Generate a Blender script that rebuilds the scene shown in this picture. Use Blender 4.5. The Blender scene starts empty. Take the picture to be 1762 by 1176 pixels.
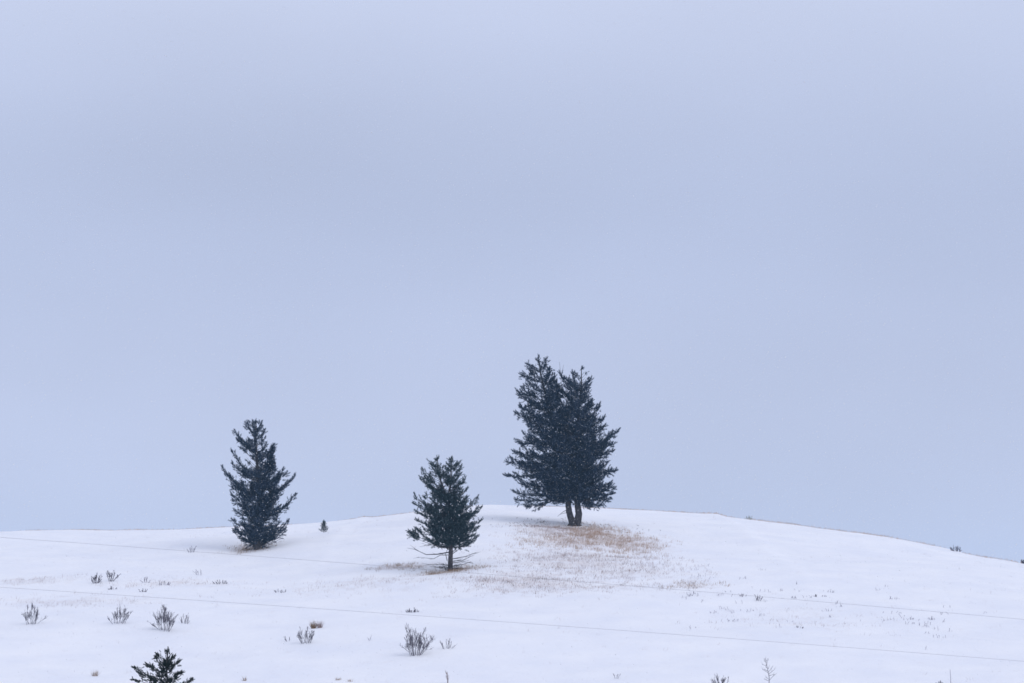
import bpy, math, random
import numpy as np

rng = np.random.default_rng(7)
random.seed(7)
scene = bpy.context.scene

# ------------------------------------------------------------------ camera
PW, PH = 1762.0, 1176.0            # proportions of the picture
LENS = 85.0
F = LENS / 36.0 * PW
PITCH = math.atan((1150 - 588) / F)   # eye level lies low in the frame
cam_d = bpy.data.cameras.new('camera')
cam_d.lens = LENS
cam_d.sensor_width = 36.0
cam_d.clip_start = 0.5
cam_d.clip_end = 6000
cam = bpy.data.objects.new('camera', cam_d)
scene.collection.objects.link(cam)
cam.location = (0, 0, 0)
cam.rotation_euler = (math.pi / 2 + PITCH, 0, 0)
scene.camera = cam

# ------------------------------------------------------------------ sky
SUN_EL, SUN_AZ = math.radians(42), math.radians(118)   # behind the cloud, to the right and slightly behind the camera
world = bpy.data.worlds.new('World')
scene.world = world
world.use_nodes = True
wn, wl = world.node_tree.nodes, world.node_tree.links
wn.clear()
w_out = wn.new('ShaderNodeOutputWorld')
w_sky = wn.new('ShaderNodeTexSky')
w_sky.sky_type = 'NISHITA'
w_sky.sun_disc = False
w_sky.sun_elevation = SUN_EL
w_sky.sun_rotation = SUN_AZ
w_bg1 = wn.new('ShaderNodeBackground')
w_bg1.inputs['Strength'].default_value = 0.05
wl.new(w_sky.outputs[0], w_bg1.inputs['Color'])
# overcast deck: luminance grows towards the zenith, soft uneven cloud
w_tc = wn.new('ShaderNodeTexCoord')
w_sep = wn.new('ShaderNodeSeparateXYZ')
wl.new(w_tc.outputs['Generated'], w_sep.inputs[0])
w_ramp = wn.new('ShaderNodeValToRGB')
cr = w_ramp.color_ramp
cr.interpolation = 'B_SPLINE'
stops = [(0.0, (0.590, 0.642, 0.840)), (0.06, (0.585, 0.639, 0.840)), (0.13, (0.521, 0.577, 0.770)),
         (0.20, (0.470, 0.538, 0.739)), (0.28, (0.636, 0.697, 0.900)), (0.45, (0.692, 0.746, 0.926)), (1.0, (0.774, 0.796, 0.976))]
while len(cr.elements) < len(stops):
    cr.elements.new(0.5)
for e, (p, c) in zip(cr.elements, stops):
    e.position = p
    e.color = (*c, 1)
wl.new(w_sep.outputs['Z'], w_ramp.inputs[0])
w_map = wn.new('ShaderNodeMapping')
w_map.inputs['Scale'].default_value = (3.0, 3.0, 7.0)
wl.new(w_tc.outputs['Generated'], w_map.inputs[0])
w_noise = wn.new('ShaderNodeTexNoise')
w_noise.inputs['Scale'].default_value = 1.3
w_noise.inputs['Detail'].default_value = 3
w_noise.inputs['Roughness'].default_value = 0.4
wl.new(w_map.outputs[0], w_noise.inputs['Vector'])
w_mr = wn.new('ShaderNodeMapRange')
w_mr.inputs['From Min'].default_value = 0.25
w_mr.inputs['From Max'].default_value = 0.75
w_mr.inputs['To Min'].default_value = 0.93
w_mr.inputs['To Max'].default_value = 1.07
wl.new(w_noise.outputs[0], w_mr.inputs['Value'])
w_bg2 = wn.new('ShaderNodeBackground')
wl.new(w_ramp.outputs[0], w_bg2.inputs['Color'])
wl.new(w_mr.outputs[0], w_bg2.inputs['Strength'])
w_mix = wn.new('ShaderNodeMixShader')
w_mix.inputs[0].default_value = 0.96
wl.new(w_bg1.outputs[0], w_mix.inputs[1])
wl.new(w_bg2.outputs[0], w_mix.inputs[2])
wl.new(w_mix.outputs[0], w_out.inputs['Surface'])

# ------------------------------------------------------------------ sun through thick cloud
sun_d = bpy.data.lights.new('sun', 'SUN')
sun_d.energy = 0.77
sun_d.angle = math.radians(30)
sun_d.color = (1.0, 0.965, 0.97)
sun = bpy.data.objects.new('sun', sun_d)
scene.collection.objects.link(sun)
sun.rotation_euler = (math.radians(90) - SUN_EL, 0, math.pi - SUN_AZ)
scene.view_settings.view_transform = 'Standard'
scene.view_settings.look = 'None'
scene.view_settings.exposure = 0.0
scene.view_settings.gamma = 1.0
scene.view_settings.use_curve_mapping = False
scene.cycles.volume_bounces = 1
scene.cycles.max_bounces = 6
scene.cycles.filter_width = 1.6

# ------------------------------------------------------------------ helpers
COL = scene.collection


def mesh_obj(name, V, Fc, mat, parent=None, smooth=False):
    V = np.asarray(V, dtype=np.float32).reshape(-1, 3)
    me = bpy.data.meshes.new(name)
    if isinstance(Fc, np.ndarray):
        k = Fc.shape[1]
        me.vertices.add(len(V))
        me.vertices.foreach_set('co', V.ravel())
        me.loops.add(Fc.size)
        me.loops.foreach_set('vertex_index', Fc.astype(np.int32).ravel())
        me.polygons.add(len(Fc))
        me.polygons.foreach_set('loop_start', np.arange(0, Fc.size, k, dtype=np.int32))
        me.polygons.foreach_set('loop_total', np.full(len(Fc), k, dtype=np.int32))
        me.update(calc_edges=True)
        me.validate()
    else:
        me.from_pydata([tuple(v) for v in V.tolist()], [], Fc)
    if smooth:
        me.polygons.foreach_set('use_smooth', np.ones(len(me.polygons), dtype=bool))
    me.materials.append(mat)
    o = bpy.data.objects.new(name, me)
    COL.objects.link(o)
    if parent:
        o.parent = parent
    return o


def tag(o, label=None, cat=None, group=None, kind=None):
    if label: o['label'] = label
    if cat: o['category'] = cat
    if group: o['group'] = group
    if kind: o['kind'] = kind
    return o


def empty(name, loc):
    o = bpy.data.objects.new(name, None)
    o.location = loc
    COL.objects.link(o)
    return o


def material(name, col, rough=0.8, var=0.0, scale=5.0, spec=0.3, col2=None):
    m = bpy.data.materials.new(name)
    m.use_nodes = True
    n, l = m.node_tree.nodes, m.node_tree.links
    b = n['Principled BSDF']
    b.inputs['Roughness'].default_value = rough
    b.inputs['Specular IOR Level'].default_value = spec
    tc = n.new('ShaderNodeTexCoord')
    no = n.new('ShaderNodeTexNoise')
    no.inputs['Scale'].default_value = scale
    no.inputs['Detail'].default_value = 4
    l.new(tc.outputs['Object'], no.inputs['Vector'])
    rp = n.new('ShaderNodeValToRGB')
    c2 = col2 or tuple(min(1, c * (1 + var)) for c in col)
    c1 = col if col2 else tuple(c * (1 - var) for c in col)
    rp.color_ramp.elements[0].position = 0.35
    rp.color_ramp.elements[0].color = (*c1, 1)
    rp.color_ramp.elements[1].position = 0.65
    rp.color_ramp.elements[1].color = (*c2, 1)
    l.new(no.outputs[0], rp.inputs[0])
    l.new(rp.outputs[0], b.inputs['Base Color'])
    return m


def needles(name, dark, light, dust, frac=0.07):
    """each needle spray its own tone, a few dusted with snow"""
    m = bpy.data.materials.new(name)
    m.use_nodes = True
    n, l = m.node_tree.nodes, m.node_tree.links
    b = n['Principled BSDF']
    b.inputs['Roughness'].default_value = 0.65
    b.inputs['Specular IOR Level'].default_value = 0.25
    ge = n.new('ShaderNodeNewGeometry')
    rp = n.new('ShaderNodeValToRGB')
    cr = rp.color_ramp
    cr.elements.new(0.5); cr.elements.new(0.6)
    mid_ = tuple((a + c) / 2 for a, c in zip(dark, light))
    for e, (p, c) in zip(cr.elements, ((0.0, dark), (0.55, mid_), (1 - frac, light), (1.0, dust))):
        e.position = p; e.color = (*c, 1)
    l.new(ge.outputs['Random Per Island'], rp.inputs[0])
    l.new(rp.outputs[0], b.inputs['Base Color'])
    return m


def unit(v):
    v = np.asarray(v, float)
    return v / (np.linalg.norm(v) + 1e-9)


class MB:
    """collects tubes into one mesh"""
    def __init__(s):
        s.v, s.f = [], []

    def tube(s, pts, r0, r1, n=4):
        pts = [np.asarray(p, float) for p in pts]
        base = len(s.v)
        K = len(pts)
        for i, p in enumerate(pts):
            d = unit(pts[min(i + 1, K - 1)] - pts[max(i - 1, 0)])
            a = unit(np.cross(d, (0.31, 0.9, 0.2) if abs(d[2]) > 0.8 else (0, 0, 1)))
            b = np.cross(d, a)
            t = i / (K - 1)
            r = r0 + (r1 - r0) * t
            for k in range(n):
                w = 2 * math.pi * k / n
                s.v.append(p + r * (math.cos(w) * a + math.sin(w) * b))
        for i in range(K - 1):
            for k in range(n):
                a0 = base + i * n + k
                a1 = base + i * n + (k + 1) % n
                s.f.append((a0, a1, a1 + n, a0 + n))
        s.f.append(tuple(base + (K - 1) * n + k for k in range(n)))

    def build(s, name, mat, parent=None, smooth=True):
        return mesh_obj(name, np.array(s.v), s.f, mat, parent, smooth)


def cam_ray(px, row):
    u, v = (px - PW / 2) / F, (PH / 2 - row) / F
    return np.array([u, math.cos(PITCH) - math.sin(PITCH) * v, math.sin(PITCH) + math.cos(PITCH) * v])


def ray_at(px, row, y):
    d = cam_ray(px, row)
    return d * (y / d[1])


# ------------------------------------------------------------------ terrain
YC, YB = 190.0, 100.0
crest = [(-2600, 1010), (-1200, 975), (-500, 935), (0, 915), (80, 913), (150, 912), (230, 913), (300, 911), (390, 906), (500, 902), (560, 898),
         (610, 893), (628, 889), (645, 890), (690, 885), (720, 882), (800, 874), (850, 871), (930, 872), (1040, 875),
         (1120, 877), (1200, 881), (1228, 881), (1245, 886), (1290, 891), (1400, 907), (1480, 920), (1555, 934), (1572, 936), (1585, 941),
         (1640, 950), (1700, 958), (1762, 966), (1900, 985), (2300, 1040), (3000, 1100), (4200, 1140)]
cx = np.array([ray_at(p, r, YC)[0] for p, r in crest])
cz = np.array([ray_at(p, r, YC)[2] for p, r in crest])
# valley the camera looks across, then the foot of the hill
vy = np.array([-3000, -60, -8, 4, 14, 30, 48, 60, 75, 90, 100])
vz = np.array([-3.0, -2.0, -1.75, -1.8, -3.2, -6.5, -8.3, -7.6, -5.2, -2.7, -1.0])
vyd = np.linspace(-400, 100, 2001)
vzd = np.interp(vyd, vy, vz)
kern = np.hanning(49); kern /= kern.sum()
pad = np.concatenate([np.full(24, vzd[0]), vzd, vzd[-1] + 0.18 * 0.25 * np.arange(1, 25)])
vzd = np.convolve(pad, kern, 'valid')

perm = np.random.default_rng(3).random((256, 256))


def vnoise(x, y):
    xi, yi = np.floor(x).astype(int), np.floor(y).astype(int)
    xf, yf = x - xi, y - yi
    xf = xf * xf * (3 - 2 * xf); yf = yf * yf * (3 - 2 * yf)
    a = perm[xi % 256, yi % 256]; b = perm[(xi + 1) % 256, yi % 256]
    c = perm[xi % 256, (yi + 1) % 256]; d = perm[(xi + 1) % 256, (yi + 1) % 256]
    return (a * (1 - xf) + b * xf) * (1 - yf) + (c * (1 - xf) + d * xf) * yf - 0.5


WELLS = []     # hollows scoured out beside the trunks (x, y, radius, depth)


def ground_z(x, y):
    x = np.asarray(x, float); y = np.asarray(y, float)
    x, y = np.broadcast_arrays(x, y)
    zb = np.interp(y, vyd, vzd)
    zb0 = vzd[-1]
    s = np.clip((y - YB) / (YC - YB), 0, 1)
    S = 1 - (1 - s) ** 1.32
    zc = np.interp(x, cx, cz)
    hill = zb0 + (zc - zb0) * S
    # far side falls away again
    e = np.maximum(y - YC, 0)
    fall = np.where(e < 20, 0.004 * e * e, 1.6 + 0.16 * (e - 20))
    back = np.maximum(zc - fall, -8.0)
    z = np.where(y < YB, zb, np.where(y < YC, hill, back))
    # wind drifts and ledges
    near = np.clip((y - 60) / 50, 0, 1) * np.clip((260 - y) / 60, 0, 1) * np.clip((160 - abs(x)) / 60, 0, 1)
    amp = near * np.clip(0.25 + (YC - 4 - y) / 12, 0.10, 1)
    z = z + amp * (0.75 * vnoise(x / 15 + 3.1, y / 13 + 7.7) + 0.34 * vnoise(x / 6.2 + 11, y / 4.1 + 2)
                   + 0.09 * vnoise(x / 1.9 + 5, y / 1.5 + 9) + 0.02 * vnoise(x / 0.7, y / 0.6))
    for (wx, wy, wr, wd) in WELLS:
        z = z - wd * np.exp(-((x - wx) ** 2 + (y - wy) ** 2) / wr ** 2)
    return z


def skyline_row(px):
    ys = np.arange(165.0, 192.0, 0.1)
    d0 = cam_ray(px, 900.0)
    xs = d0[0] / d0[1] * ys
    z = ground_z(xs, ys)
    up = -ys * math.sin(PITCH) + z * math.cos(PITCH)
    dep = ys * math.cos(PITCH) + z * math.sin(PITCH)
    return float((PH / 2 - F * up / dep).min())


# the rounded brow and the drifts shift the skyline a little: settle the crest heights
_cp = np.array([p for p, _r in crest], float)
_cr = np.array([_r for _p, _r in crest], float)
_qp = np.arange(0, 1763, 60.0)
for _ in range(3):
    _err = np.array([skyline_row(q) for q in _qp]) - np.interp(_qp, _cp, _cr)
    _fit = np.polyfit(_qp / 1000, _err, 4)
    cz = cz + np.polyval(_fit, np.clip(_cp, 0, 1762) / 1000) / F * YC * 0.8


def ground_at(px, row, lo=92.0, hi=191.0):
    d = cam_ray(px, row)
    ys = np.arange(lo, hi, 0.1)
    xs = d[0] / d[1] * ys
    zs = d[2] / d[1] * ys
    below = ground_z(xs, ys) >= zs
    i = int(np.argmax(below)) if below.any() else int(np.argmax(ground_z(xs, ys) - zs))
    return np.array([xs[i], ys[i], float(ground_z(xs[i], ys[i]))])


_g = [ground_at(988, 905), ground_at(441, 946), ground_at(774, 981)]
for p, r, dd in zip(_g, (2.6, 2.0, 1.8), (0.22, 0.20, 0.15)):
    WELLS.append((p[0] - 0.8, p[1] + 0.6, r, dd))

# thin, wind-scoured snow where dead grass and litter show through
# (picture column, row, half width, half height, amount) -> world ellipses
patches_px = [(1016, 916, 46, 11, .72), (948, 910, 55, 13, .5), (990, 932, 80, 12, .62), (1075, 934, 62, 17, .6),
              (1000, 962, 130, 22, .40), (915, 1000, 110, 20, .42), (1080, 985, 100, 18, .26), (1185, 1008, 40, 7, .34),
              (775, 984, 50, 3.5, .8), (690, 976, 50, 2.5, .65), (432, 944, 32, 7, .75), (640, 1002, 140, 12, .2),
              (840, 1000, 40, 9, .35), (130, 1036, 130, 9, .22), (60, 1000, 80, 6, .3), (300, 1004, 120, 6, .25), (1000, 1012, 140, 6, .3),
              (1380, 1072, 120, 18, .12)]
patches = []
for (px, row, hw, hh, a) in patches_px:
    c = ground_at(px, row)
    t = ground_at(px, row - hh); b = ground_at(px, row + hh)
    patches.append((c[0], c[1], hw * c[1] / F, max(0.8, (t[1] - b[1]) / 2), a))


def bare(x, y):
    o = np.zeros(np.broadcast(x, y).shape)
    for (a, b, rx, ry, amt) in patches:
        q = ((x - a) / rx) ** 2 + ((y - b) / ry) ** 2
        o = np.maximum(o, amt * np.exp(-q * 0.9))
    return o


def axis_coords(lo, hi, step, far, n):
    core = np.arange(lo, hi + step / 2, step)
    g = np.geomspace(step, far, n)
    return np.concatenate([lo - g[::-1], core, hi + g])


gx = axis_coords(-48, 48, 0.30, 950, 34)
gy = axis_coords(92, 196, 0.30, 850, 40)
gy = np.sort(np.concatenate([gy, np.arange(-20, 92, 2.5)]))
GX, GY = np.meshgrid(gx, gy)
GZ = ground_z(GX, GY)
nx, ny = len(gx), len(gy)
idx = np.arange(nx * ny).reshape(ny, nx)
quads = np.stack([idx[:-1, :-1], idx[:-1, 1:], idx[1:, 1:], idx[1:, :-1]], -1).reshape(-1, 4)

m_snow = bpy.data.materials.new('snow')
m_snow.use_nodes = True
n, l = m_snow.node_tree.nodes, m_snow.node_tree.links
b = n['Principled BSDF']
b.inputs['Roughness'].default_value = 0.75
b.inputs['Specular IOR Level'].default_value = 0.2
tc = n.new('ShaderNodeTexCoord')
at = n.new('ShaderNodeAttribute'); at.attribute_name = 'bare'
n1 = n.new('ShaderNodeTexNoise'); n1.inputs['Scale'].default_value = 1.7; n1.inputs['Detail'].default_value = 7; n1.inputs['Roughness'].default_value = 0.65
mp = n.new('ShaderNodeMapping'); mp.inputs['Scale'].default_value = (1, 0.55, 0.4)
l.new(tc.outputs['Object'], mp.inputs[0]); l.new(mp.outputs[0], n1.inputs['Vector'])
# litter shows where the bare amount beats the noise
sub = n.new('ShaderNodeMath'); sub.operation = 'ADD'
l.new(at.outputs['Fac'], sub.inputs[0]); l.new(n1.outputs[0], sub.inputs[1])
mr = n.new('ShaderNodeMapRange'); mr.inputs['From Min'].default_value = 0.60; mr.inputs['From Max'].default_value = 1.35
mr.inputs['To Max'].default_value = 0.62
l.new(sub.outputs[0], mr.inputs['Value'])
n2 = n.new('ShaderNodeTexNoise'); n2.inputs['Scale'].default_value = 1.1; n2.inputs['Detail'].default_value = 3
l.new(tc.outputs['Object'], n2.inputs['Vector'])
soil = n.new('ShaderNodeValToRGB')
soil.color_ramp.elements[0].position = .4; soil.color_ramp.elements[0].color = (0.44, 0.35, 0.32, 1)
soil.color_ramp.elements[1].position = .6; soil.color_ramp.elements[1].color = (0.54, 0.39, 0.29, 1)
l.new(n2.outputs[0], soil.inputs[0])
n3 = n.new('ShaderNodeTexNoise'); n3.inputs['Scale'].default_value = 0.35; n3.inputs['Detail'].default_value = 5
l.new(tc.outputs['Object'], n3.inputs['Vector'])
sn = n.new('ShaderNodeValToRGB')
sn.color_ramp.elements[0].position = .3; sn.color_ramp.elements[0].color = (0.82, 0.84, 0.88, 1)
sn.color_ramp.elements[1].position = .7; sn.color_ramp.elements[1].color = (0.89, 0.90, 0.91, 1)
l.new(n3.outputs[0], sn.inputs[0])
mx = n.new('ShaderNodeMix'); mx.data_type = 'RGBA'
l.new(mr.outputs[0], mx.inputs[0]); l.new(sn.outputs[0], mx.inputs[6]); l.new(soil.outputs[0], mx.inputs[7])
l.new(mx.outputs[2], b.inputs['Base Color'])
bp = n.new('ShaderNodeBump'); bp.inputs['Strength'].default_value = 0.35; bp.inputs['Distance'].default_value = 0.12
n4 = n.new('ShaderNodeTexNoise'); n4.inputs['Scale'].default_value = 1.6; n4.inputs['Detail'].default_value = 6
l.new(tc.outputs['Object'], n4.inputs['Vector']); l.new(n4.outputs[0], bp.inputs['Height']); l.new(bp.outputs[0], b.inputs['Normal'])

ground = mesh_obj('snow_covered_hill', np.stack([GX, GY, GZ], -1), quads, m_snow, smooth=True)
ba = ground.data.attributes.new('bare', 'FLOAT', 'POINT')
ba.data.foreach_set('value', bare(GX, GY).astype(np.float32).ravel())
tag(ground, 'smooth snow covered hillside with patches of dead grass showing through', None, kind='structure')

# ------------------------------------------------------------------ materials
m_fir = needles('fir_needles', (0.004, 0.012, 0.028), (0.024, 0.050, 0.098), (0.36, 0.42, 0.52), 0.11)
m_spruce = needles('spruce_needles', (0.006, 0.017, 0.026), (0.032, 0.064, 0.062), (0.32, 0.38, 0.43), 0.09)
m_young = needles('young_spruce_needles', (0.006, 0.014, 0.013), (0.026, 0.044, 0.036), (0.14, 0.17, 0.18), 0.04)
m_bark = material('bark', (0.045, 0.038, 0.038), 0.9, col2=(0.085, 0.075, 0.075), scale=6)
m_dead = material('dead_wood', (0.06, 0.052, 0.055), 0.9, 0.3, scale=6)
m_twig = material('shrub_twigs', (0.092, 0.076, 0.104), 0.9, 0.3, scale=8)
m_twig_pale = material('frosted_twigs', (0.20, 0.18, 0.23), 0.9, 0.3, scale=8)
m_twig_red = material('reddish_twigs', (0.17, 0.10, 0.09), 0.9, 0.3, scale=8)
m_tan = material('dead_grass_tan', (0.30, 0.20, 0.12), 0.9, 0.3, scale=2)
m_rust = material('dead_grass_rust', (0.41, 0.27, 0.18), 0.9, col2=(0.48, 0.36, 0.27), scale=0.8)
m_mauve = material('dead_grass_mauve', (0.39, 0.31, 0.29), 0.9, 0.3, scale=2)
m_pale = material('frosted_grass', (0.42, 0.34, 0.28), 0.9, 0.2, scale=3)
m_crest = material('crest_grass_straw', (0.50, 0.34, 0.23), 0.9, 0.25, scale=1.2)
m_sage = material('sage_leaves', (0.30, 0.32, 0.28), 0.9, 0.3, scale=6)
m_wire = material('weathered_wire', (0.33, 0.32, 0.34), 0.5, 0.1, scale=2)
m_flake = material('falling_snow', (0.93, 0.93, 0.94), 0.8, 0.02, scale=1)
_n, _l = m_flake.node_tree.nodes, m_flake.node_tree.links
_tr = _n.new('ShaderNodeBsdfTranslucent'); _tr.inputs[0].default_value = (0.96, 0.96, 0.97, 1)
_mx = _n.new('ShaderNodeMixShader'); _mx.inputs[0].default_value = 0.5
_l.new(_n['Principled BSDF'].outputs[0], _mx.inputs[1]); _l.new(_tr.outputs[0], _mx.inputs[2])
_l.new(_mx.outputs[0], _n['Material Output'].inputs['Surface'])


# ------------------------------------------------------------------ conifers
def tuft_template(K, spread, blade, width, tip_up=0.0, seed=0):
    """a needle spray along +X, unit length"""
    r = np.random.default_rng(seed)
    V = []
    for i in range(K):
        t = (i + 0.5) / K
        ang = i * 2.399963 + r.uniform(-.3, .3)
        al = math.radians(spread * (1 - 0.45 * t)) * r.uniform(0.8, 1.2)
        rad = np.array([0, math.cos(ang), math.sin(ang)])
        d = math.cos(al) * np.array([1, 0, 0]) + math.sin(al) * rad
        p = np.array([t * 0.85, 0, 0])
        ln = blade * r.uniform(0.75, 1.2) * (1 - 0.25 * t)
        sd = unit(np.cross(d, r.normal(size=3))) * width * 0.5
        V += [p - sd, p + sd, p + d * ln]
    return np.array(V)


def place_tufts(pos, dirs, sizes, templates, r):
    """instances written into one vertex array"""
    pos, dirs, sizes = np.array(pos), np.array(dirs), np.array(sizes)
    N = len(pos)
    dirs = dirs / np.linalg.norm(dirs, axis=1, keepdims=True)
    rnd = r.normal(size=(N, 3))
    yv = np.cross(dirs, rnd); yv /= np.linalg.norm(yv, axis=1, keepdims=True)
    zv = np.cross(dirs, yv)
    R = np.stack([dirs, yv, zv], 1)            # rows are the axes
    out = []
    pick = r.integers(0, len(templates), N)
    for k, T in enumerate(templates):
        m = pick == k
        P = np.einsum('vi,nij->nvj', T, R[m]) * sizes[m][:, None, None] + pos[m][:, None, :]
        out.append(P.reshape(-1, 3))
    V = np.concatenate(out)
    return V, np.arange(len(V)).reshape(-1, 3)


class Crown:
    def __init__(s, seed):
        s.r = np.random.default_rng(seed)
        s.pos, s.dir, s.siz = [], [], []
        s.limbs = MB()
        s.whole = False
        s.keep = []

    def tuft(s, p, d, z):
        s.pos.append(p); s.dir.append(d); s.siz.append(z); s.keep.append(s.whole)

    def bough(s, b, p, sag, t0, width, size, step=0.16, wood=0.03, lift=0.25, keep=1.0):
        r = s.r
        b, p = np.asarray(b, float), np.asarray(p, float)
        L = np.linalg.norm(p - b)
        p = b + (p - b) * max(.3, 1 - 0.42 * size / max(L, .01))
        L = np.linalg.norm(p - b)
        c = b + (p - b) * 0.55 + np.array([0, 0, -sag])
        q = lambda t: (1 - t) ** 2 * b + 2 * t * (1 - t) * c + t * t * p
        s.limbs.tube([q(t) for t in (0, .3, .6, .95)], min(wood, 0.012 + 0.012 * L), 0.006, 3)
        n = max(3, int(L * (1 - t0) / step))
        for i in range(n + 1):
            t = t0 + (1 - t0) * i / n
            if r.random() > keep: continue
            P = q(t)
            fw = unit(2 * (1 - t) * (c - b) + 2 * t * (p - c))
            side = unit(np.cross(fw, (0, 0, 1)))
            s.tuft(P + r.normal(size=3) * 0.03, fw + np.array([0, 0, lift]) + r.normal(size=3) * 0.25, size * r.uniform(.8, 1.15))
            u = (t - t0) / (1 - t0 + 1e-6)
            wl_ = width * (0.35 + 0.65 * math.sin(math.pi * min(1, 0.15 + u * 0.8)) ** .8) * (1 - 0.75 * max(0, u - .7) / .3) * r.uniform(.55, 1.15)
            for sg in (-1, 1):
                dd = unit(fw * 0.75 + side * sg * r.uniform(.5, 1.0) + np.array([0, 0, r.uniform(-.6, .75)]))
                k = max(1, int(wl_ / (size * 0.6)))
                for j in range(k):
                    Q = P + dd * (wl_ * (j + r.uniform(.1, .9)) / k) + r.normal(size=3) * 0.16 * size
                    s.tuft(Q, dd + np.array([0, 0, lift * 0.8]) + r.normal(size=3) * 0.42, size * r.uniform(.7, 1.1))
        s.tuft(p, unit(p - c) + np.array([0, 0, lift]), size)

    def build(s, parent, templates, mat, bark, name='crown', gap=None, thr=-.24):
        P = np.array(s.pos); D = np.array(s.dir); Z = np.array(s.siz)
        if gap is not None:           # open pockets between the clumps
            q = vnoise(P[:, 0] / gap + P[:, 1] * .5 + 31, P[:, 2] / (gap * .8) - P[:, 1] * .35 + 17) \
                + .5 * vnoise(P[:, 0] / (gap * .45) + 3, P[:, 2] / (gap * .4) + P[:, 1] / gap * .5 + 40)
            k = (q > thr) | np.array(s.keep)
            P, D, Z = P[k], D[k], Z[k]
        V, T = place_tufts(P, D, Z, templates, s.r)
        mesh_obj(name, V, T, mat, parent)
        s.limbs.build('limbs', bark, parent)


FIR_T = [tuft_template(26, 60, 0.40, 0.078, seed=k) for k in range(6)]
SPR_T = [tuft_template(26, 62, 0.38, 0.072, seed=20 + k) for k in range(6)]


class Local:
    """picture coordinates of an enlarged crop -> metres in the tree's own frame"""
    def __init__(s, base_px, base_row, ox, oy, k):
        s.g = ground_at(base_px, base_row)
        s.ox, s.oy, s.k = ox, oy, k
        s.bx, s.by = base_px, base_row
        s.m = s.g[1] / F * 1.01

    def __call__(s, zx, zy, depth=0.0):
        return np.array([(s.ox + zx / s.k - s.bx) * s.m, depth, (s.by - s.oy - zy / s.k) * s.m])

    def z(s, zy):
        return (s.by - s.oy - zy / s.k) * s.m


def fill_stem(cr, loc, axis, prof, n, size, rise=(0.15, 0.75), sag=0.15, t0=0.10, width=0.55, shrink=(0.62, 0.97), zlow=None, step=0.16, depth=0.9, lift=0.3):
    """boughs all round a stem, their reach following the crown's outline"""
    A = np.array([loc(x, y) for x, y in axis])
    A = A[np.argsort(A[:, 2])]
    az = A[:, 2]
    ax = lambda z: np.array([np.interp(z, az, A[:, 0]), np.interp(z, az, A[:, 1]), z])
    P = np.array([[loc.z(y), loc(xl, y)[0], loc(xr, y)[0]] for y, xl, xr in prof])
    P = P[np.argsort(P[:, 0])]
    z0, z1 = P[0, 0], P[-1, 0]
    zz = np.linspace(z0, z1, 200)
    wd = np.interp(zz, P[:, 0], P[:, 2] - P[:, 1]) + 0.35
    cdf = np.cumsum(wd); cdf /= cdf[-1]
    r = cr.r
    for i in range(n):
        z = float(np.interp((i + r.random()) / n, cdf, zz))
        a = ax(z)
        l = max(0.08, a[0] - np.interp(z, P[:, 0], P[:, 1]))
        rt = max(0.08, np.interp(z, P[:, 0], P[:, 2]) - a[0])
        phi = (i * 2.399963 + r.uniform(-.4, .4)) % (2 * math.pi)
        cph = math.cos(phi)
        side = rt if cph > 0 else l
        dep = depth * 0.5 * (l + rt)
        R = 1 / math.sqrt((cph / side) ** 2 + (math.sin(phi) / dep) ** 2)
        R *= r.uniform(*shrink)
        tip = a + np.array([R * cph, R * math.sin(phi), 0])
        h = (z - z0) / (z1 - z0)
        ri = R * (rise[0] + (rise[1] - rise[0]) * h) + r.uniform(-.1, .15)
        zb = max(z - ri, min(z, (zlow if zlow is not None else z0)))
        bpt = ax(zb)
        sz = size * (1 - .42 * h ** 3)
        cr.bough(bpt, tip, sag * R * r.uniform(.6, 1.4), t0, min(width, 0.08 + R * 0.42), sz * r.uniform(.85, 1.1), step, lift=lift)
    # pointed leader
    cr.bough(ax(z1 - .8), ax(z1 - .02), 0, .05, .10, size * .55, .11, wood=.02, lift=.9)
    cr.limbs.tube([ax(z) for z in np.linspace(az[0], z1, 6)], .05, .01, 5)
    return ax


# ---- the big double-stemmed fir on the knoll
loc = Local(988.5, 905, 840, 600, 3.565)
big = empty('fir_tree', loc.g)
tag(big, 'tallest dark fir with two trunks forking from one foot on the knoll', 'tree')
axA = [(530, 1085), (496, 1002), (490, 930), (455, 700), (390, 450), (330, 180), (310, 55)]
axB = [(541, 1085), (556, 1015), (542, 925), (540, 700), (555, 450), (572, 250), (577, 120)]
for axis, r0 in ((axA, 0.25), (axB, 0.275)):
    mb = MB()
    pts = [loc(x, y, dep) for (x, y), dep in zip(axis, (0, 0, 0.05, 0.1, 0.1, 0.1, 0.1))]
    pts[0] = pts[0] - np.array([0, 0, 0.35])
    # finer path, root flare
    P = []
    for a, c in zip(pts[:-1], pts[1:]):
        for t in np.linspace(0, 1, 5)[:-1]:
            P.append(a + (c - a) * t + rng.normal(size=3) * 0.012)
    P.append(pts[-1])
    mb.tube(P, r0, 0.02, 9)
    big_trunk = mb.build('trunk', m_bark, big)
    big_first = big_trunk if axis is axA else big_first
    if axis is axA:
        fl = MB()
        for ang in (2.6, 3.5, 4.4, 5.4, 0.1):
            d = np.array([math.cos(ang), math.sin(ang) * .8, 0])
            fl.tube([d * 0.05 + (0, 0, 0.45), d * 0.30 + (0, 0, 0.12), d * 0.62 + (0, 0, -0.25)], 0.17, 0.06, 6)
        fl.build('root_flare', m_bark, big)
profA = [(48, 305, 318), (80, 290, 345), (120, 245, 385), (180, 203, 412), (280, 185, 440), (350, 205, 462), (410, 168, 475), (470, 190, 480),
         (530, 185, 500), (570, 180, 510), (640, 160, 530), (700, 130, 540), (760, 118, 545), (800, 130, 545), (840, 205, 540), (880, 200, 530), (915, 260, 500), (940, 300, 470)]
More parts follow.
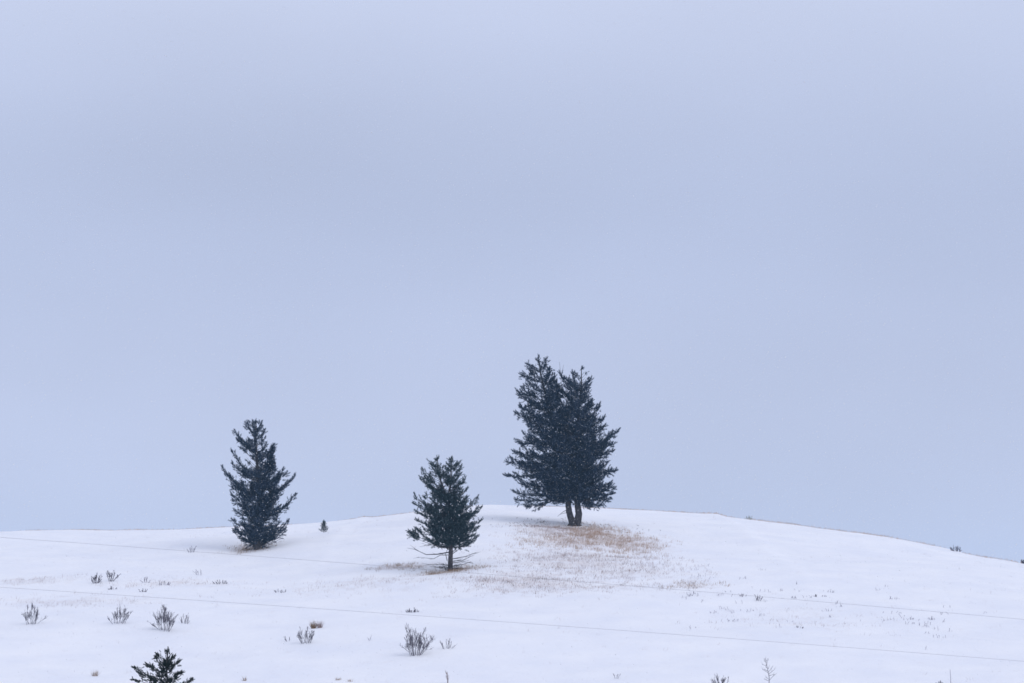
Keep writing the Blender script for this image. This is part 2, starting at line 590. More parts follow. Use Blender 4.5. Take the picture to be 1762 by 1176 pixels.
profB = [(118, 568, 586), (150, 498, 612), (200, 415, 624), (290, 395, 627), (340, 385, 665), (400, 390, 708), (470, 380, 718), (520, 375, 775),
         (600, 370, 775), (650, 370, 762), (700, 370, 742), (760, 370, 770), (800, 375, 745), (860, 385, 762), (900, 430, 765), (935, 600, 740), (960, 610, 700)]
for axis, prof, n, sd in ((axA[2:], profA, 225, 11), (axB[2:], profB, 245, 12)):
    c = Crown(sd)
    fill_stem(c, loc, axis, prof, n, 0.37, zlow=loc.z(930), step=0.15, shrink=(.70, 1.04))
    # boughs that break the outline: (start, tip, sag)
    ex = ([((450, 700), (118, 705), .2), ((460, 760), (106, 788), .25), ((455, 690), (155, 640), .2), ((470, 880), (160, 890), .35), ((478, 900), (172, 938), .3),
           ((480, 905), (235, 972), .2), ((440, 600), (172, 572), .2), ((400, 470), (166, 408), .2), ((350, 300), (185, 275), .15), ((335, 215), (205, 165), .1),
           ((330, 190), (245, 110), .1), ((330, 170), (358, 72), .05), ((340, 240), (380, 130), .05), ((430, 620), (470, 395), .1), ((420, 600), (440, 430), .1), ((415, 560), (480, 430), .1), ((380, 380), (424, 205), .1), ((395, 430), (432, 260), .1), ((370, 330), (410, 175), .08), ((380, 460), (200, 360), .2), ((470, 830), (200, 840), .2)]
          if sd == 11 else
          [((545, 640), (806, 512), .35), ((545, 720), (785, 765), .25), ((548, 600), (775, 590), .25), ((545, 800), (770, 870), .3), ((545, 860), (765, 905), .25),
           ((545, 880), (690, 975), .25), ((545, 870), (740, 940), .25), ((545, 880), (630, 985), .2), ((555, 480), (690, 352), .3), ((557, 440), (640, 330), .25), ((558, 520), (716, 430), .25),
           ((570, 270), (630, 200), .1), ((560, 330), (520, 150), .15), ((565, 350), (440, 160), .2), ((545, 560), (720, 480), .2), ((566, 260), (470, 190), .15), ((545, 620), (450, 450), .1), ((548, 580), (470, 400), .15), ((545, 600), (430, 480), .15), ((560, 380), (418, 215), .15), ((556, 440), (405, 290), .2), ((556, 480), (430, 340), .2), ((545, 650), (768, 640), .2)])
    c.whole = True
    for (s0, t0_, sg) in ex:
        dp = c.r.uniform(-.5, .3)
        c.bough(loc(*s0), loc(*t0_, dp), sg * 1.4, .25, .60, .36, .12, lift=.35)
    c.build(big, FIR_T, m_fir, m_bark, gap=.55, thr=-.25)
# bare dead twigs: at the top between the stems, and low on the trunk
for pts, r0 in (([(452, 230), (448, 170), (440, 92)], .02), ([(450, 190), (458, 150), (465, 110)], .015), ([(400, 210), (398, 165), (392, 140)], .015),
                ([(500, 985), (460, 1005), (425, 1035)], .028), ([(505, 1010), (470, 1012), (440, 1022)], .025), ([(500, 960), (440, 945), (350, 930)], .03),
                ([(560, 940), (620, 930), (700, 935)], .03), ([(560, 945), (600, 925), (660, 915)], .025)):
    d = MB()
    d.tube([loc(x, y, -.25 * i) for i, (x, y) in enumerate(pts)], r0, 0.007, 4)
    d.build('dead_branch', m_dead, big_first)

# ---- the left fir
loc = Local(440.6, 946, 350, 710, 4.525)
left = empty('fir_tree', loc.g)
tag(left, 'ragged narrow fir at the left with upswept boughs and foliage down to the snow', 'tree')
axis = [(408, 1078), (425, 1000), (435, 850), (425, 600), (405, 350), (390, 180), (398, 84)]
mb = MB()
pts = [loc(x, y) for x, y in axis]; pts[0][2] -= 0.3
mb.tube(pts, 0.23, 0.02, 8); left_trunk = mb.build('trunk', m_bark, left)
c = Crown(21)
fill_stem(c, loc, axis[1:], [(80, 385, 412), (118, 345, 450), (160, 320, 455), (230, 262, 482), (300, 272, 490), (360, 285, 510), (420, 262, 550), (480, 225, 600),
                          (540, 215, 620), (600, 235, 610), (660, 220, 590), (720, 280, 600), (770, 285, 610), (820, 300, 600), (880, 270, 600), (930, 250, 610), (980, 290, 570), (1020, 360, 490)],
          235, 0.33, zlow=loc.z(1040), step=0.15, shrink=(.6, 1.02), rise=(.35, .9))
fill_stem(c, loc, [(440, 640), (480, 480), (515, 380), (530, 245)], [(245, 524, 536), (300, 505, 552), (350, 490, 570), (400, 480, 565), (450, 470, 580)], 34, 0.34, zlow=loc.z(520), step=0.16)
c.whole = True
for (s0, t0_, sg) in [((395, 330), (230, 160), .35), ((400, 300), (245, 220), .2), ((398, 220), (325, 90), .15), ((395, 200), (440, 92), .1), ((395, 230), (468, 150), .1), ((392, 180), (365, 80), .05),
                      ((410, 520), (210, 310), .4), ((412, 540), (215, 400), .35), ((420, 640), (130, 438), .55), ((420, 650), (175, 500), .4), ((425, 700), (205, 585), .3), ((425, 760), (205, 640), .35), ((428, 780), (220, 690), .25),
                      ((430, 820), (235, 772), .2), ((432, 900), (220, 850), .3), ((432, 960), (232, 930), .25), ((430, 1000), (280, 985), .15),
                      ((425, 680), (710, 498), .6), ((425, 690), (650, 560), .35), ((428, 640), (612, 450), .35), ((430, 830), (712, 655), .6), ((432, 810), (660, 735), .3),
                      ((433, 960), (665, 858), .5), ((433, 980), (640, 920), .3), ((432, 1010), (570, 985), .2), ((420, 560), (640, 488), .3)]:
    c.bough(loc(*s0), loc(*t0_, c.r.uniform(-.35, .25)), sg * 1.2, .22, .46, .32, .11, lift=.4)
c.build(left, FIR_T, m_fir, m_bark, gap=.5, thr=-.22)
for pts in ([(430, 1000), (520, 1030), (600, 990)], [(425, 1040), (340, 1030), (300, 1000)], [(430, 1030), (500, 1055), (560, 1075)], [(428, 1010), (360, 1000), (260, 960)], [(432, 980), (540, 1000), (650, 955)]):
    d = MB(); d.tube([loc(x, y, -.2 * i) for i, (x, y) in enumerate(pts)], .025, .007, 4); d.build('dead_branch', m_dead, left_trunk)

# ---- the middle spruce with bare lower branches
loc = Local(774.4, 982, 660, 770, 5.114)
mid = empty('spruce_tree', loc.g)
tag(mid, 'middle spruce with twin tops, bare trunk foot and long dead lower branches', 'tree')
axis = [(585, 1092), (588, 1000), (592, 880), (575, 650), (540, 420), (480, 240), (465, 90)]
mb = MB()
pts = [loc(x, y) for x, y in axis]; pts[0][2] -= 0.3
mb.tube(pts, 0.17, 0.015, 8); mid_trunk = mb.build('trunk', m_bark, mid)
mb = MB(); mb.tube([loc(x, y) for x, y in [(555, 500), (585, 350), (592, 200), (592, 95)]], 0.08, 0.012, 6); mb.build('second_leader', m_bark, mid_trunk)
c = Crown(31)
fill_stem(c, loc, axis[2:], [(92, 455, 475), (150, 415, 530), (200, 400, 560), (260, 355, 600), (300, 325, 620), (380, 340, 640), (430, 310, 640), (510, 285, 690), (580, 295, 730), (650, 300, 760),
                              (700, 318, 770), (780, 345, 760), (820, 385, 740), (850, 480, 720)], 200, 0.30, zlow=loc.z(890), step=0.14, rise=(.1, .75), lift=.35, width=.45)
fill_stem(c, loc, [(592, 880), (580, 650), (575, 450), (590, 250), (592, 95)], [(98, 582, 600), (160, 530, 655), (240, 500, 690), (300, 480, 712), (380, 470, 730), (430, 480, 750), (500, 450, 790), (550, 450, 840), (650, 440, 845),
                              (720, 430, 832), (800, 440, 820), (850, 520, 765)], 200, 0.30, zlow=loc.z(890), step=0.14, rise=(.1, .75), lift=.35, width=.45)
c.whole = True
for (s0, t0_, sg) in [((520, 380), (335, 215), .2), ((525, 400), (318, 285), .2), ((555, 600), (268, 432), .35), ((558, 610), (262, 505), .25), ((560, 640), (285, 580), .2), ((565, 720), (288, 650), .25),
                      ((590, 620), (832, 452), .35), ((590, 640), (862, 545), .3), ((590, 740), (864, 650), .35), ((590, 780), (840, 720), .25), ((592, 860), (828, 800), .2), ((592, 870), (740, 880), .1), ((592, 872), (335, 785), .2), ((592, 880), (385, 828), .15), ((592, 880), (785, 850), .15), ((592, 885), (470, 860), .08),
                      ((580, 320), (685, 180), .15), ((585, 400), (720, 285), .15), ((580, 500), (735, 380), .15), ((470, 200), (410, 165), .05), ((592, 180), (665, 165), .05)]:
    c.bough(loc(*s0), loc(*t0_, c.r.uniform(-.3, .2)), sg * 1.1, .3, .38, .30, .12, lift=.45)
# the tuft at the end of a long bare branch
c.bough(loc(592, 890), loc(228, 752, -.1), .25, .76, .42, .30, .05, lift=.5)
c.bough(loc(592, 890), loc(240, 790, -.2), .2, .78, .35, .28, .06, lift=.5)
c.bough(loc(592, 885), loc(285, 728, -.1), .25, .82, .35, .28, .06, lift=.5)
c.build(mid, SPR_T, m_spruce, m_bark, gap=.42)
dead = [[(575, 890), (480, 880), (430, 850), (340, 790)], [(580, 925), (480, 945), (380, 950), (280, 905), (218, 897)], [(580, 950), (500, 950), (440, 982), (300, 965)], [(575, 905), (540, 885), (470, 870), (360, 872)],
        [(600, 985), (720, 962), (812, 925)], [(600, 1005), (700, 995), (800, 950)], [(600, 930), (640, 890), (740, 870)], [(600, 945), (650, 910), (690, 880)],
        [(580, 1040), (500, 1030), (380, 1035)], [(582, 1060), (480, 1060), (410, 1050)], [(595, 1050), (700, 1030), (770, 1005)], [(595, 1065), (720, 1065), (840, 1065)], [(560, 1000), (545, 940), (565, 890)], [(600, 1020), (680, 1010), (760, 1020)]]
for i, pts in enumerate(dead):
    d = MB()
    P = [loc(x, y, -.22 * k * (1 if i % 2 else -.6)) for k, (x, y) in enumerate(pts)]
    d.tube(P, .035 if i < 2 else .024, .006, 4)
    for q in range(4):
        k = rng.integers(1, len(P)); a = P[k - 1] + (P[k] - P[k - 1]) * rng.random()
        dv = unit(P[k] - P[k - 1]) * rng.uniform(.2, .5) + np.array([0, rng.normal() * .15, rng.uniform(-.12, .16)])
        d.tube([a, a + dv * .6, a + dv], .011, .004, 3)
    d.build('dead_branch', m_dead, mid_trunk)
tw = MB()
for i in range(80):
    a = rng.uniform(0, 2 * math.pi); R = rng.uniform(.25, 1.0)
    p = np.array([math.cos(a) * R * .5, math.sin(a) * R * .4, rng.uniform(-.02, .3)])
    q = p + np.array([math.cos(a) * rng.uniform(.15, .5), math.sin(a) * .25, rng.uniform(-.05, .22)])
    tw.tube([p, (p + q) / 2 + rng.normal(size=3) * .03, q], .010, .004, 3)
tw.build('basal_twigs', m_dead, mid)

# ---- tiny seedling fir between the left and middle trees
g = ground_at(557, 917)
sap = empty('fir_seedling', g)
tag(sap, 'tiny lone fir seedling on the snow between left and middle trees', 'tree')
mb = MB(); mb.tube([(0, 0, -.1), (0, 0, .4), (0, 0, .78)], .022, .008, 5); mb.build('trunk', m_bark, sap)
c = Crown(41)
c.bough((0, 0, .45), (0, 0, .86), 0, .1, .02, .08, .05, wood=.01, lift=.9)
for i in range(34):
    h = .08 + .66 * i / 34; a = i * 2.4; R = (.30 * (1 - h / .85) + .03) * (1.15 if i % 3 else .7)
    c.bough((0, 0, h - .04), (math.cos(a) * R, math.sin(a) * R, h + .05), .02, .3, .05, .10, .07, wood=.008)
c.build(sap, SPR_T, m_spruce, m_bark)

# ---- young spruce rising from the valley, only its top in the frame
ty = 60.0
top = ray_at(288, 1121, ty)
gz = float(ground_z(top[0], ty))
ys_ = empty('young_spruce', (top[0], ty, gz))
tag(ys_, 'dark young spruce top poking in at the bottom edge, nearest tree', 'tree')
H = top[2] - gz
mb = MB(); mb.tube([(0, 0, -.3), (0, 0, H * .5), (0, 0, H)], .13, .008, 8); mb.build('trunk', m_bark, ys_)
c = Crown(51)
YS_T = [tuft_template(50, 50, 0.30, 0.075, seed=40 + k) for k in range(5)]
r = c.r
mpp = ty / F
# leader and its small top whorl
c.bough((0, 0, H - .45), (.02, 0, H + .03), 0, 0, .02, .13, .035, wood=.014, lift=.9)
px = lambda zx, zy: np.array([(zx - 1165) / 4.005 * mpp, 0, H - (zy - 860) / 4.005 * mpp])
for (s0, t_) in [((1150, 945), (1104, 884)), ((1148, 940), (1204, 898)), ((1146, 985), (1080, 905)), ((1146, 1000), (1020, 955)), ((1146, 985), (1252, 932)), ((1144, 1060), (935, 975)), ((1144, 1050), (1060, 960)),
                 ((1144, 1070), (1262, 1005)), ((1144, 1085), (950, 1055)), ((1144, 1080), (985, 1010)), ((1144, 1110), (1330, 1058)), ((1144, 1105), (1240, 1045)), ((1144, 1110), (1060, 1040))]:
    tip = px(*t_); tip[1] = r.uniform(-.25, .15)
    b0 = px(*s0); b0[0] *= .2
    c.bough(b0, tip, .07, .08, .12, .12, .06, wood=.014, lift=.25)
    c.bough(b0 + (tip - b0) * .8, tip + unit(tip - b0) * .04, 0, 0, .0, .10, .05, wood=.01, lift=.1)
for i in range(80):
    h = .25 + (H - .9) * (i / 80) ** 1.35
    z = H - h
    a = i * 2.399963 + r.uniform(-.3, .3)
    R = (0.04 + .45 * h * (1 - .04 * h)) * r.uniform(.7, 1.05)
    c.bough((0, 0, z - R * .55), (math.cos(a) * R, math.sin(a) * R, z), .08 * R + .03, .15, min(.5, R * .35), .14 if h < 2 else .22, .10 if h < 2 else .2, wood=.03, lift=.45)
c.build(ys_, YS_T, m_young, m_bark)


# ------------------------------------------------------------------ leafless shrubs
def stem_pts(r, h, lean, az, wob=.13, n=5):
    P = [np.array([0., 0., -.08])]
    d = np.array([math.cos(az) * lean, math.sin(az) * lean, 1.0]); d = unit(d)
    for i in range(n):
        d = unit(d + r.normal(size=3) * wob + np.array([0, 0, .05]))
        P.append(P[-1] + d * h / n)
    return P


def grow_stem(mb, r, root, h, lean, az, thick, twigs, sub=.36):
    P = [p + root for p in stem_pts(r, h, lean, az)]
    mb.tube(P, thick, thick * .35, 4)
    for k in range(twigs):
        t = r.uniform(.28, .98) * (len(P) - 1)
        i = min(int(t), len(P) - 2)
        a = P[i] + (P[i + 1] - P[i]) * (t - i)
        d = unit(unit(P[i + 1] - P[i]) + r.normal(size=3) * .42 + np.array([0, 0, .35]))
        L = h * sub * r.uniform(.5, 1.1) * (1.15 - t / len(P))
        q = a + d * L
        mb.tube([a, a + d * L * .5 + r.normal(size=3) * .02, q], thick * .6, thick * .32, 3)
        if L > .12:
            for _ in range(3):
                d2 = unit(d + r.normal(size=3) * .45 + np.array([0, 0, .4]))
                s0 = a + d * L * r.uniform(.3, .9)
                mb.tube([s0, s0 + d2 * L * .6], thick * .42, thick * .28, 3)


def shrub(px, row, hpx, wpx, label, n=10, mat=None, seed=0, split=True, twigs=6, thick=.013, lean=None, name='leafless_shrub', cat='shrub', group=None, lo=92.0, z=None, y=None):
    r = np.random.default_rng(1000 + seed)
    g = ground_at(px, row, lo) if y is None else np.array([ray_at(px, row, y)[0], y, float(ground_z(ray_at(px, row, y)[0], y))])
    m = g[1] / F
    h, w = hpx * m * 1.08, wpx * m * 1.45
    mat = mat or m_twig
    root = None
    if split:
        root = empty(name, g)
    allmb = MB()
    for k in range(n):
        mb = MB() if split else allmb
        fx = (k + .5) / n * 2 - 1
        bx = fx * w * .15 + r.normal() * .03
        by = r.uniform(-.16, .16) * w
        hh = h * r.uniform(.66, 1.06) * (1 - .22 * abs(fx))
        out = fx * (w * .42) / max(hh, .05) * r.uniform(.4, 1.3)
        az = 0 if out > 0 else math.pi
        ln = min(abs(out), .75)
        zb = float(ground_z(g[0] + bx, g[1] + by)) - g[2]
        grow_stem(mb, r, np.array([bx, by, zb]), hh, ln, az + r.normal() * .5, thick * r.uniform(.75, 1.2), twigs)
        if split:
            mb.build('stem', mat, root, False)
    if not split:
        root = allmb.build(name, mat, None, False)
        root.location = g
    tag(root, label, cat, group or 'leafless shrubs on the snow slope')
    return root


shrub(716, 1128, 53, 40, 'largest fan shaped leafless shrub below the middle spruce', 24, seed=1, twigs=13, thick=.0095)
shrub(769, 1117, 22, 28, 'small leafless shrub just right of the largest fan shaped one', 9, m_twig, seed=2, twigs=5, thick=.009)
shrub(55, 1075, 38, 30, 'upright leafless shrub nearest the left edge with a gap in its stems', 12, seed=3, twigs=12, thick=.010)
shrub(205, 1073, 32, 42, 'wide dark shrub with two tall side stems and low middle', 14, seed=4, twigs=11, thick=.0105)
shrub(284, 1086, 42, 44, 'dense bushy leafless shrub above the young spruce', 22, seed=5, twigs=13, thick=.0092)
shrub(317, 1073, 19, 20, 'low shrub touching the dense bushy one on its right side', 9, seed=6, twigs=5)
shrub(527, 1107, 30, 28, 'dark leafless shrub in front of the round tan grass tuft', 14, seed=7, twigs=11, thick=.010)
shrub(495, 1104, 18, 12, 'thin slanting twig shrub left of the shrub by the tan tuft', 3, seed=8, twigs=5, thick=.012)
shrub(165, 1004, 19, 18, 'dark low bushy shrub, left one of the dark pair', 13, seed=9, twigs=7, thick=.017)
shrub(192, 1001, 24, 11, 'taller narrow upright shrub, right one of the dark pair', 8, seed=10, twigs=7, thick=.017)
shrub(193, 1015, 9, 22, 'ground hugging shrub just below the dark pair', 8, seed=11, split=False, twigs=5, thick=.016)
shrub(246, 1019, 10, 20, 'short dark shrub standing alone right of and below the dark pair', 9, seed=12, split=False, twigs=5, thick=.017)
shrub(250, 1003, 13, 16, 'sparse mauve shrub right of the dark pair', 6, m_twig_pale, seed=13, split=False, twigs=5, thick=.016)
shrub(284, 1007, 11, 34, 'broad low mauve shrub on the grassy line beyond the dense bushy one', 11, m_twig_pale, seed=14, split=False, twigs=5, thick=.016)
shrub(379, 1005, 10, 38, 'low spreading dark shrub below and left of the left fir', 13, seed=15, split=False, twigs=5, thick=.016)
shrub(330, 951, 14, 14, 'small grey shrub on the slope left of the left fir', 6, m_twig_pale, seed=16, split=False, twigs=6, thick=.018)
shrub(342, 990, 14, 16, 'faint pale shrub between the left fir and the grassy line', 6, m_twig_pale, seed=17, split=False, twigs=4, thick=.011)
shrub(482, 1020, 9, 34, 'low dark shrub below the left fir on its right side', 11, seed=18, split=False, twigs=4, thick=.015)
shrub(704, 1054, 10, 10, 'small dark bushy stub, left of two above the largest shrub', 8, seed=19, split=False, twigs=5, thick=.02)
shrub(715, 1054, 10, 14, 'small dark pointed stub, right of two above the largest shrub', 8, seed=20, split=False, twigs=4, thick=.02)
shrub(635, 1103, 14, 6, 'single faint weed stalk left of the largest shrub', 2, m_twig_pale, seed=21, split=False, twigs=6, thick=.010)
shrub(1061, 1169, 15, 8, 'lone thin spiky stem low in the middle of the empty snow', 3, seed=22, split=False, twigs=5, thick=.011)
shrub(771, 1176, 26, 7, 'thin reddish stalk at the bottom edge below the small right shrub', 3, m_twig_red, seed=23, split=False, twigs=5, thick=.010)
shrub(1238, 1182, 24, 34, 'grey brush cut by the bottom edge left of the bare sapling', 13, seed=24, twigs=8, thick=.012)
shrub(1618, 1178, 10, 10, 'small dark stub at the bottom edge left of a thin stake', 8, seed=25, split=False, twigs=4, thick=.018)
shrub(1375, 1081, 7, 24, 'flat dark shrub in the right field between the two wires', 9, seed=26, split=False, twigs=4, thick=.014)
shrub(1305, 1034, 13, 14, 'dark little shrub touching the upper wire in the right field', 7, m_twig, seed=27, split=False, twigs=5, thick=.013)
shrub(1277, 1027, 11, 16, 'pale little shrub left of the dark one at the upper wire', 6, m_twig_pale, seed=28, split=False, twigs=5, thick=.014)
shrub(1403, 1027, 8, 6, 'tiny dark twig clump above the upper wire, right field', 5, seed=29, split=False, twigs=4, thick=.015)
shrub(1419, 1027, 6, 10, 'tiny pale twig clump right of the tiny dark one', 5, m_twig_pale, seed=30, split=False, twigs=4, thick=.015)
shrub(1645, 949, 12, 28, 'dark clump of brush on the crest at far right', 14, seed=31, split=False, twigs=6, thick=.022)
shrub(1760, 966, 9, 7, 'dark shrub on the crest cut by the right edge', 10, seed=32, split=False, twigs=7, thick=.028)
shrub(1289, 888.5, 9, 12, 'small pale green shrub alone on the crest right of the tallest fir', 14, m_sage, seed=33, split=False, twigs=6, thick=.016)
shrub(1762 - 332, 1020, 8, 10, 'faint weed above the upper wire, rightmost of its row', 4, m_twig_pale, seed=34, split=False, twigs=4, thick=.010)
shrub(1230, 1056, 7, 26, 'sparse grey weeds in the right field left of the flat dark shrub', 8, m_twig_pale, seed=35, split=False, twigs=4, thick=.012)

# bare sapling at the bottom edge
g = ground_at(1323, 1184)
s = empty('bare_sapling', g)
tag(s, 'thin leafless sapling with side twigs at the bottom edge, right half', 'sapling')
r = np.random.default_rng(77)
m = g[1] / F
mb = MB()
P = [np.array(p) for p in [(0, 0, -.1), (.02, 0, .4), (-.05, 0, .8), (-.14, 0, 1.2)]]
mb.tube(P, .016, .005, 5); mb.build('trunk', m_twig, s, False)
for i in range(17):
    t = .2 + .75 * (i + r.uniform(-.5, .5)) / 17
    a = np.array([np.interp(t * 1.3, [0, .4, .8, 1.2], [0, .02, -.05, -.14]), 0, t * 1.25])
    az_ = r.uniform(0, 6.28); sg = math.cos(az_)
    L = (.46 * (1 - t) + .10) * r.uniform(.45, 1.2)
    q = a + np.array([sg * L * .8, math.sin(az_) * L * .8, L * r.uniform(.1, .75)])
    tb = MB(); tb.tube([a, (a + q) / 2 + r.normal(size=3) * .02, q], .010, .005, 3)
    for _ in range(2):
        b0 = a + (q - a) * r.uniform(.4, .9)
        tb.tube([b0, b0 + np.array([sg * .06, r.normal() * .05, .10]) * r.uniform(.6, 1.4)], .004, .0025, 3)
    tb.build('twig', m_twig, s, False)
# thin stake at bottom edge on the right
g = ground_at(1636, 1182)
mb = MB(); mb.tube([(0, 0, -.1), (.005, 0, .35), (-.01, 0, .68)], .012, .007, 5)
s = mb.build('stalk', m_twig_pale, None, False); s.location = g
tag(s, 'thin upright grey stalk at the bottom edge far right', 'stalk')


# grass tufts one can pick out
def grass_tuft(px, row, hpx, wpx, label, mat, n=160, seed=0):
    r = np.random.default_rng(500 + seed)
    g = ground_at(px, row); m = g[1] / F
    h, w = hpx * m * 1.15, wpx * m
    V = []
    for i in range(n):
        a = r.uniform(0, 2 * math.pi); q = math.sqrt(r.random())
        p = np.array([math.cos(a) * q * w * .22, math.sin(a) * q * w * .22, -.02])
        d = unit(np.array([math.cos(a) * q * .35, math.sin(a) * q * .35, 1]) + r.normal(size=3) * .22)
        L = h * r.uniform(.45, 1.25)
        sd = unit(np.cross(d, r.normal(size=3))) * .010
        t = p + d * L + np.array([math.cos(a) * q * .1 * h, 0, -.12 * h * q])
        V += [p - sd, p + sd, t]
    o = mesh_obj('grass_tuft', np.array(V), np.arange(len(V)).reshape(-1, 3), mat)
    o.location = g
    tag(o, label, 'grass tuft', 'grass tufts standing out of the snow')


grass_tuft(539, 1082, 13, 14, 'round tan grass tuft behind the dark shrub left of centre', m_tan, 150, 1)
grass_tuft(550, 1081, 13, 10, 'darker brown grass tuft leaning on the round tan one', m_mauve, 110, 2)
grass_tuft(163, 1164, 11, 18, 'pale round grass tuft low at left, beside the young spruce', m_pale, 60, 3)
grass_tuft(421, 1172, 8, 10, 'small pale tan tuft near the bottom edge right of the young spruce', m_pale, 40, 4)
grass_tuft(582, 1171, 6, 20, 'flat pale grass tuft near the bottom edge left of centre', m_pale, 36, 5)
grass_tuft(602, 1173, 5, 18, 'flat trailing grass clump beside the flat pale tuft', m_pale, 30, 6)


# ------------------------------------------------------------------ dead grass and brush nobody could count
def blades(pts, hmin, hmax, width, name, mat, label, r, per=1, spread=.12, lean=.45):
    pts = np.repeat(pts, per, axis=0)
    N = len(pts)
    xy = pts + r.normal(size=(N, 2)) * (spread if per > 1 else 0)
    z = ground_z(xy[:, 0], xy[:, 1])
    P = np.column_stack([xy, z - .02])
    h = r.uniform(hmin, hmax, N)
    d = np.column_stack([r.normal(size=N) * lean + .15, r.normal(size=N) * lean, np.ones(N)])
    d /= np.linalg.norm(d, axis=1, keepdims=True)
    a = r.uniform(0, math.pi, N)
    sd = np.column_stack([np.cos(a), np.sin(a) * .6, np.zeros(N)]) * (width * r.uniform(.6, 1.3, N))[:, None] * .5
    tip = P + d * h[:, None]
    V = np.stack([P - sd, P + sd, tip], 1).reshape(-1, 3)
    o = mesh_obj(name, V, np.arange(len(V)).reshape(-1, 3), mat)
    tag(o, label, 'grass', kind='stuff')
    return o


def sample_patch(sel, n, r):
    w = np.array([patches[i][2] * patches[i][3] * patches[i][4] ** 1.3 for i in sel]); w /= w.sum()
    k = r.choice(sel, size=n, p=w)
    pp = np.array(patches)[k]
    return np.column_stack([pp[:, 0] + r.normal(size=n) * pp[:, 2] * .62, pp[:, 1] + r.normal(size=n) * pp[:, 3] * .62])


r = np.random.default_rng(90)
blades(sample_patch([0, 2, 3], 850, r), .10, .30, .020, 'dead_grass', m_rust, 'rust brown dead grass below the tallest fir', r, 9, .14)
blades(sample_patch([1, 4, 5, 6, 12, 16], 1500, r), .08, .24, .018, 'dead_grass', m_mauve, 'thin mauve dead grass in the scoured snow', r, 7, .16)
blades(sample_patch([7, 8, 9, 10], 330, r), .08, .26, .02, 'dead_grass', m_tan, 'tan dead grass in strips by the smaller trees', r, 8, .14)
blades(sample_patch([11, 13, 14, 15, 17], 420, r), .08, .26, .014, 'dead_grass', m_mauve, 'sparse grass stems in the left field', r, 5, .2)
# fringe along the crest
n = 2600
xs = r.uniform(-46, 46, n)
keep = (vnoise(xs / 2.2, xs * 0 + 4.2) + .6 * vnoise(xs / .6, xs * 0 + 8.2) > -.12 + .25 * (r.random(n) - .5))
xs = xs[keep]
ysc = np.arange(170, 191, .25)
zz_ = ground_z(xs[:, None] * (ysc / YC)[None], ysc[None])
yy = ysc[np.argmax(zz_ / ysc[None], axis=1)]
xs = xs * yy / YC
yy = yy + r.uniform(-.5, 1.0, len(xs))
right = xs > 14
blades(np.column_stack([xs[right], yy[right]]), .04, .22, .022, 'crest_grass', m_crest, 'tan grass fringe along the crest at right', r, 5, .45)
blades(np.column_stack([xs[~right], yy[~right]]), .03, .17, .024, 'crest_grass', m_crest, 'thin brownish grass fringe along the crest at left and centre', r, 4, .45)
# sparse stalks everywhere on the slope
n = 1500
pts = np.column_stack([r.uniform(-44, 44, n), r.uniform(97, 176, n)])
dens = vnoise(pts[:, 0] / 7, pts[:, 1] / 9) + .5
pts = pts[r.random(n) < dens ** 2.2 * 1.5]
blades(pts, .05, .22, .012, 'scattered_stalks', m_mauve, 'scattered weed stalks in the snow', r, 3, .1)
# low sage dots in the right field
bmx = MB()
for i in range(75):
    px_ = r.uniform(1170, 1700); row_ = 1020 + (px_ - 1170) * .10 + r.normal() * 22
    if row_ > 1160: continue
    g = ground_at(px_, row_)
    for k in range(r.integers(2, 7)):
        grow_stem(bmx, r, g + np.array([r.normal() * .15, r.normal() * .15, 0]), r.uniform(.10, .28), .4, r.uniform(0, 6.28), .010, 2)
o = bmx.build('low_brush', m_twig_pale, None, False)
tag(o, 'tiny scattered sage sprigs dotting the snow of the right field', 'brush', kind='stuff')
# dark litter under the tallest fir
bmx = MB()
c0 = ground_at(965, 908)
for i in range(120):
    x, y = c0[0] + r.normal() * 2.6, c0[1] + r.normal() * 2.2
    z = float(ground_z(x, y)); a = r.uniform(0, 6.28); L = r.uniform(.05, .22)
    bmx.tube([(x, y, z + .01), (x + math.cos(a) * L, y + math.sin(a) * L, z + r.uniform(.02, .10))], .014, .008, 3)
o = bmx.build('fallen_twigs', m_dead, None, False)
tag(o, 'dark fallen twigs scattered on the snow under the tallest fir', 'twigs', kind='stuff')

# ------------------------------------------------------------------ overhead wires crossing the valley
def wire(pts, y, label):
    W = np.array([ray_at(p, q, y) for p, q in pts])
    co = np.polyfit(W[:, 0], W[:, 2], 2)
    xs = np.linspace(-75, 75, 90)
    mb = MB()
    mb.tube([(x, y, float(np.polyval(co, x))) for x in xs], .0027, .0027, 6)
    o = mb.build('overhead_wire', m_wire)
    tag(o, label, 'wire', 'overhead wires crossing the valley')


wire([(0, 925), (440, 957.5), (880, 991), (1300, 1027), (1762, 1066)], 52.0, 'upper thin grey wire crossing the slope, passing just below the left fir')
wire([(0, 1011), (440, 1040), (880, 1071), (1300, 1103), (1762, 1138)], 50.0, 'lower thin grey wire crossing the slope, passing above the largest shrub')

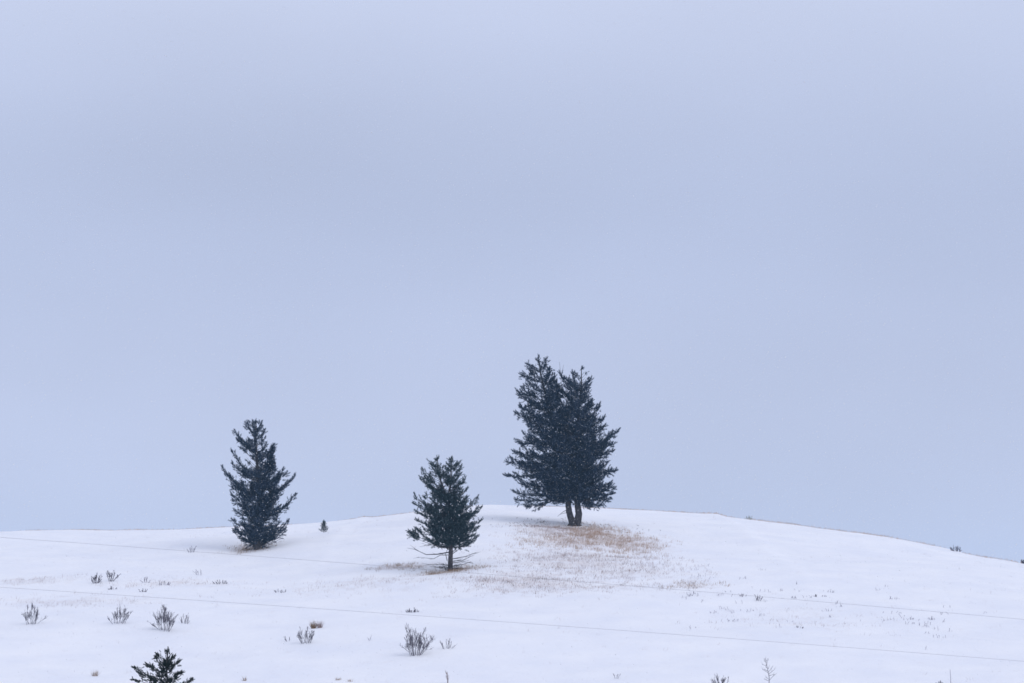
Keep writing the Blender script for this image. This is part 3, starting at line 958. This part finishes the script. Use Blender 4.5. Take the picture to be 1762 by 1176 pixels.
# ------------------------------------------------------------------ falling snow
r = np.random.default_rng(5)
N = 190000
fy = 42 + 142 * r.random(N) ** 0.7
fx = r.uniform(-1, 1, N) * (6 + fy * .30)
fz = r.uniform(-8, 48, N) * np.clip(fy / 150, .25, 1)
ok = fz > ground_z(fx, fy) + .1
P = np.column_stack([fx, fy, fz])[ok]
N = len(P)
oct_v = np.array([(1, 1, 1), (-1, -1, 1), (-1, 1, -1), (1, -1, -1)], float)
oct_f = np.array([(0, 1, 2), (0, 3, 1), (0, 2, 3), (1, 3, 2)])
sz = r.uniform(.0035, .0085, N)[:, None, None] * r.uniform(.6, 1.2, (N, 1, 3))
V = P[:, None, :] + oct_v[None] * sz
Fc = (oct_f[None] + (np.arange(N) * 4)[:, None, None]).reshape(-1, 3)
o = mesh_obj('falling_snow', V.reshape(-1, 3), Fc, m_flake)
tag(o, 'fine falling snowflakes in the air over the hill', 'snowfall', kind='stuff')

# ------------------------------------------------------------------ haze of the snowy air
zlo, zhi = float(GZ.min()) - 1.0, 52.0
X, Y0, Y1 = float(gx[-1]) + 20, float(gy[0]) - 20, float(gy[-1]) + 20
hv = [(-X, Y0, zlo), (X, Y0, zlo), (X, Y1, zlo), (-X, Y1, zlo), (-X, Y0, zhi), (X, Y0, zhi), (X, Y1, zhi), (-X, Y1, zhi)]
hf = [(3, 2, 1, 0), (4, 5, 6, 7), (0, 1, 5, 4), (1, 2, 6, 5), (2, 3, 7, 6), (3, 0, 4, 7)]
m_haze = bpy.data.materials.new('haze')
m_haze.use_nodes = True
n, l = m_haze.node_tree.nodes, m_haze.node_tree.links
n.clear()
ho = n.new('ShaderNodeOutputMaterial')
pv = n.new('ShaderNodeVolumePrincipled')
pv.inputs['Color'].default_value = (0.45, 0.74, 1.0, 1)
pv.inputs['Density'].default_value = 0.00025
l.new(pv.outputs[0], ho.inputs['Volume'])
haze = mesh_obj('haze', np.array(hv, float), hf, m_haze)
tag(haze, 'pale haze of falling snow over the whole hill', None, kind='stuff')
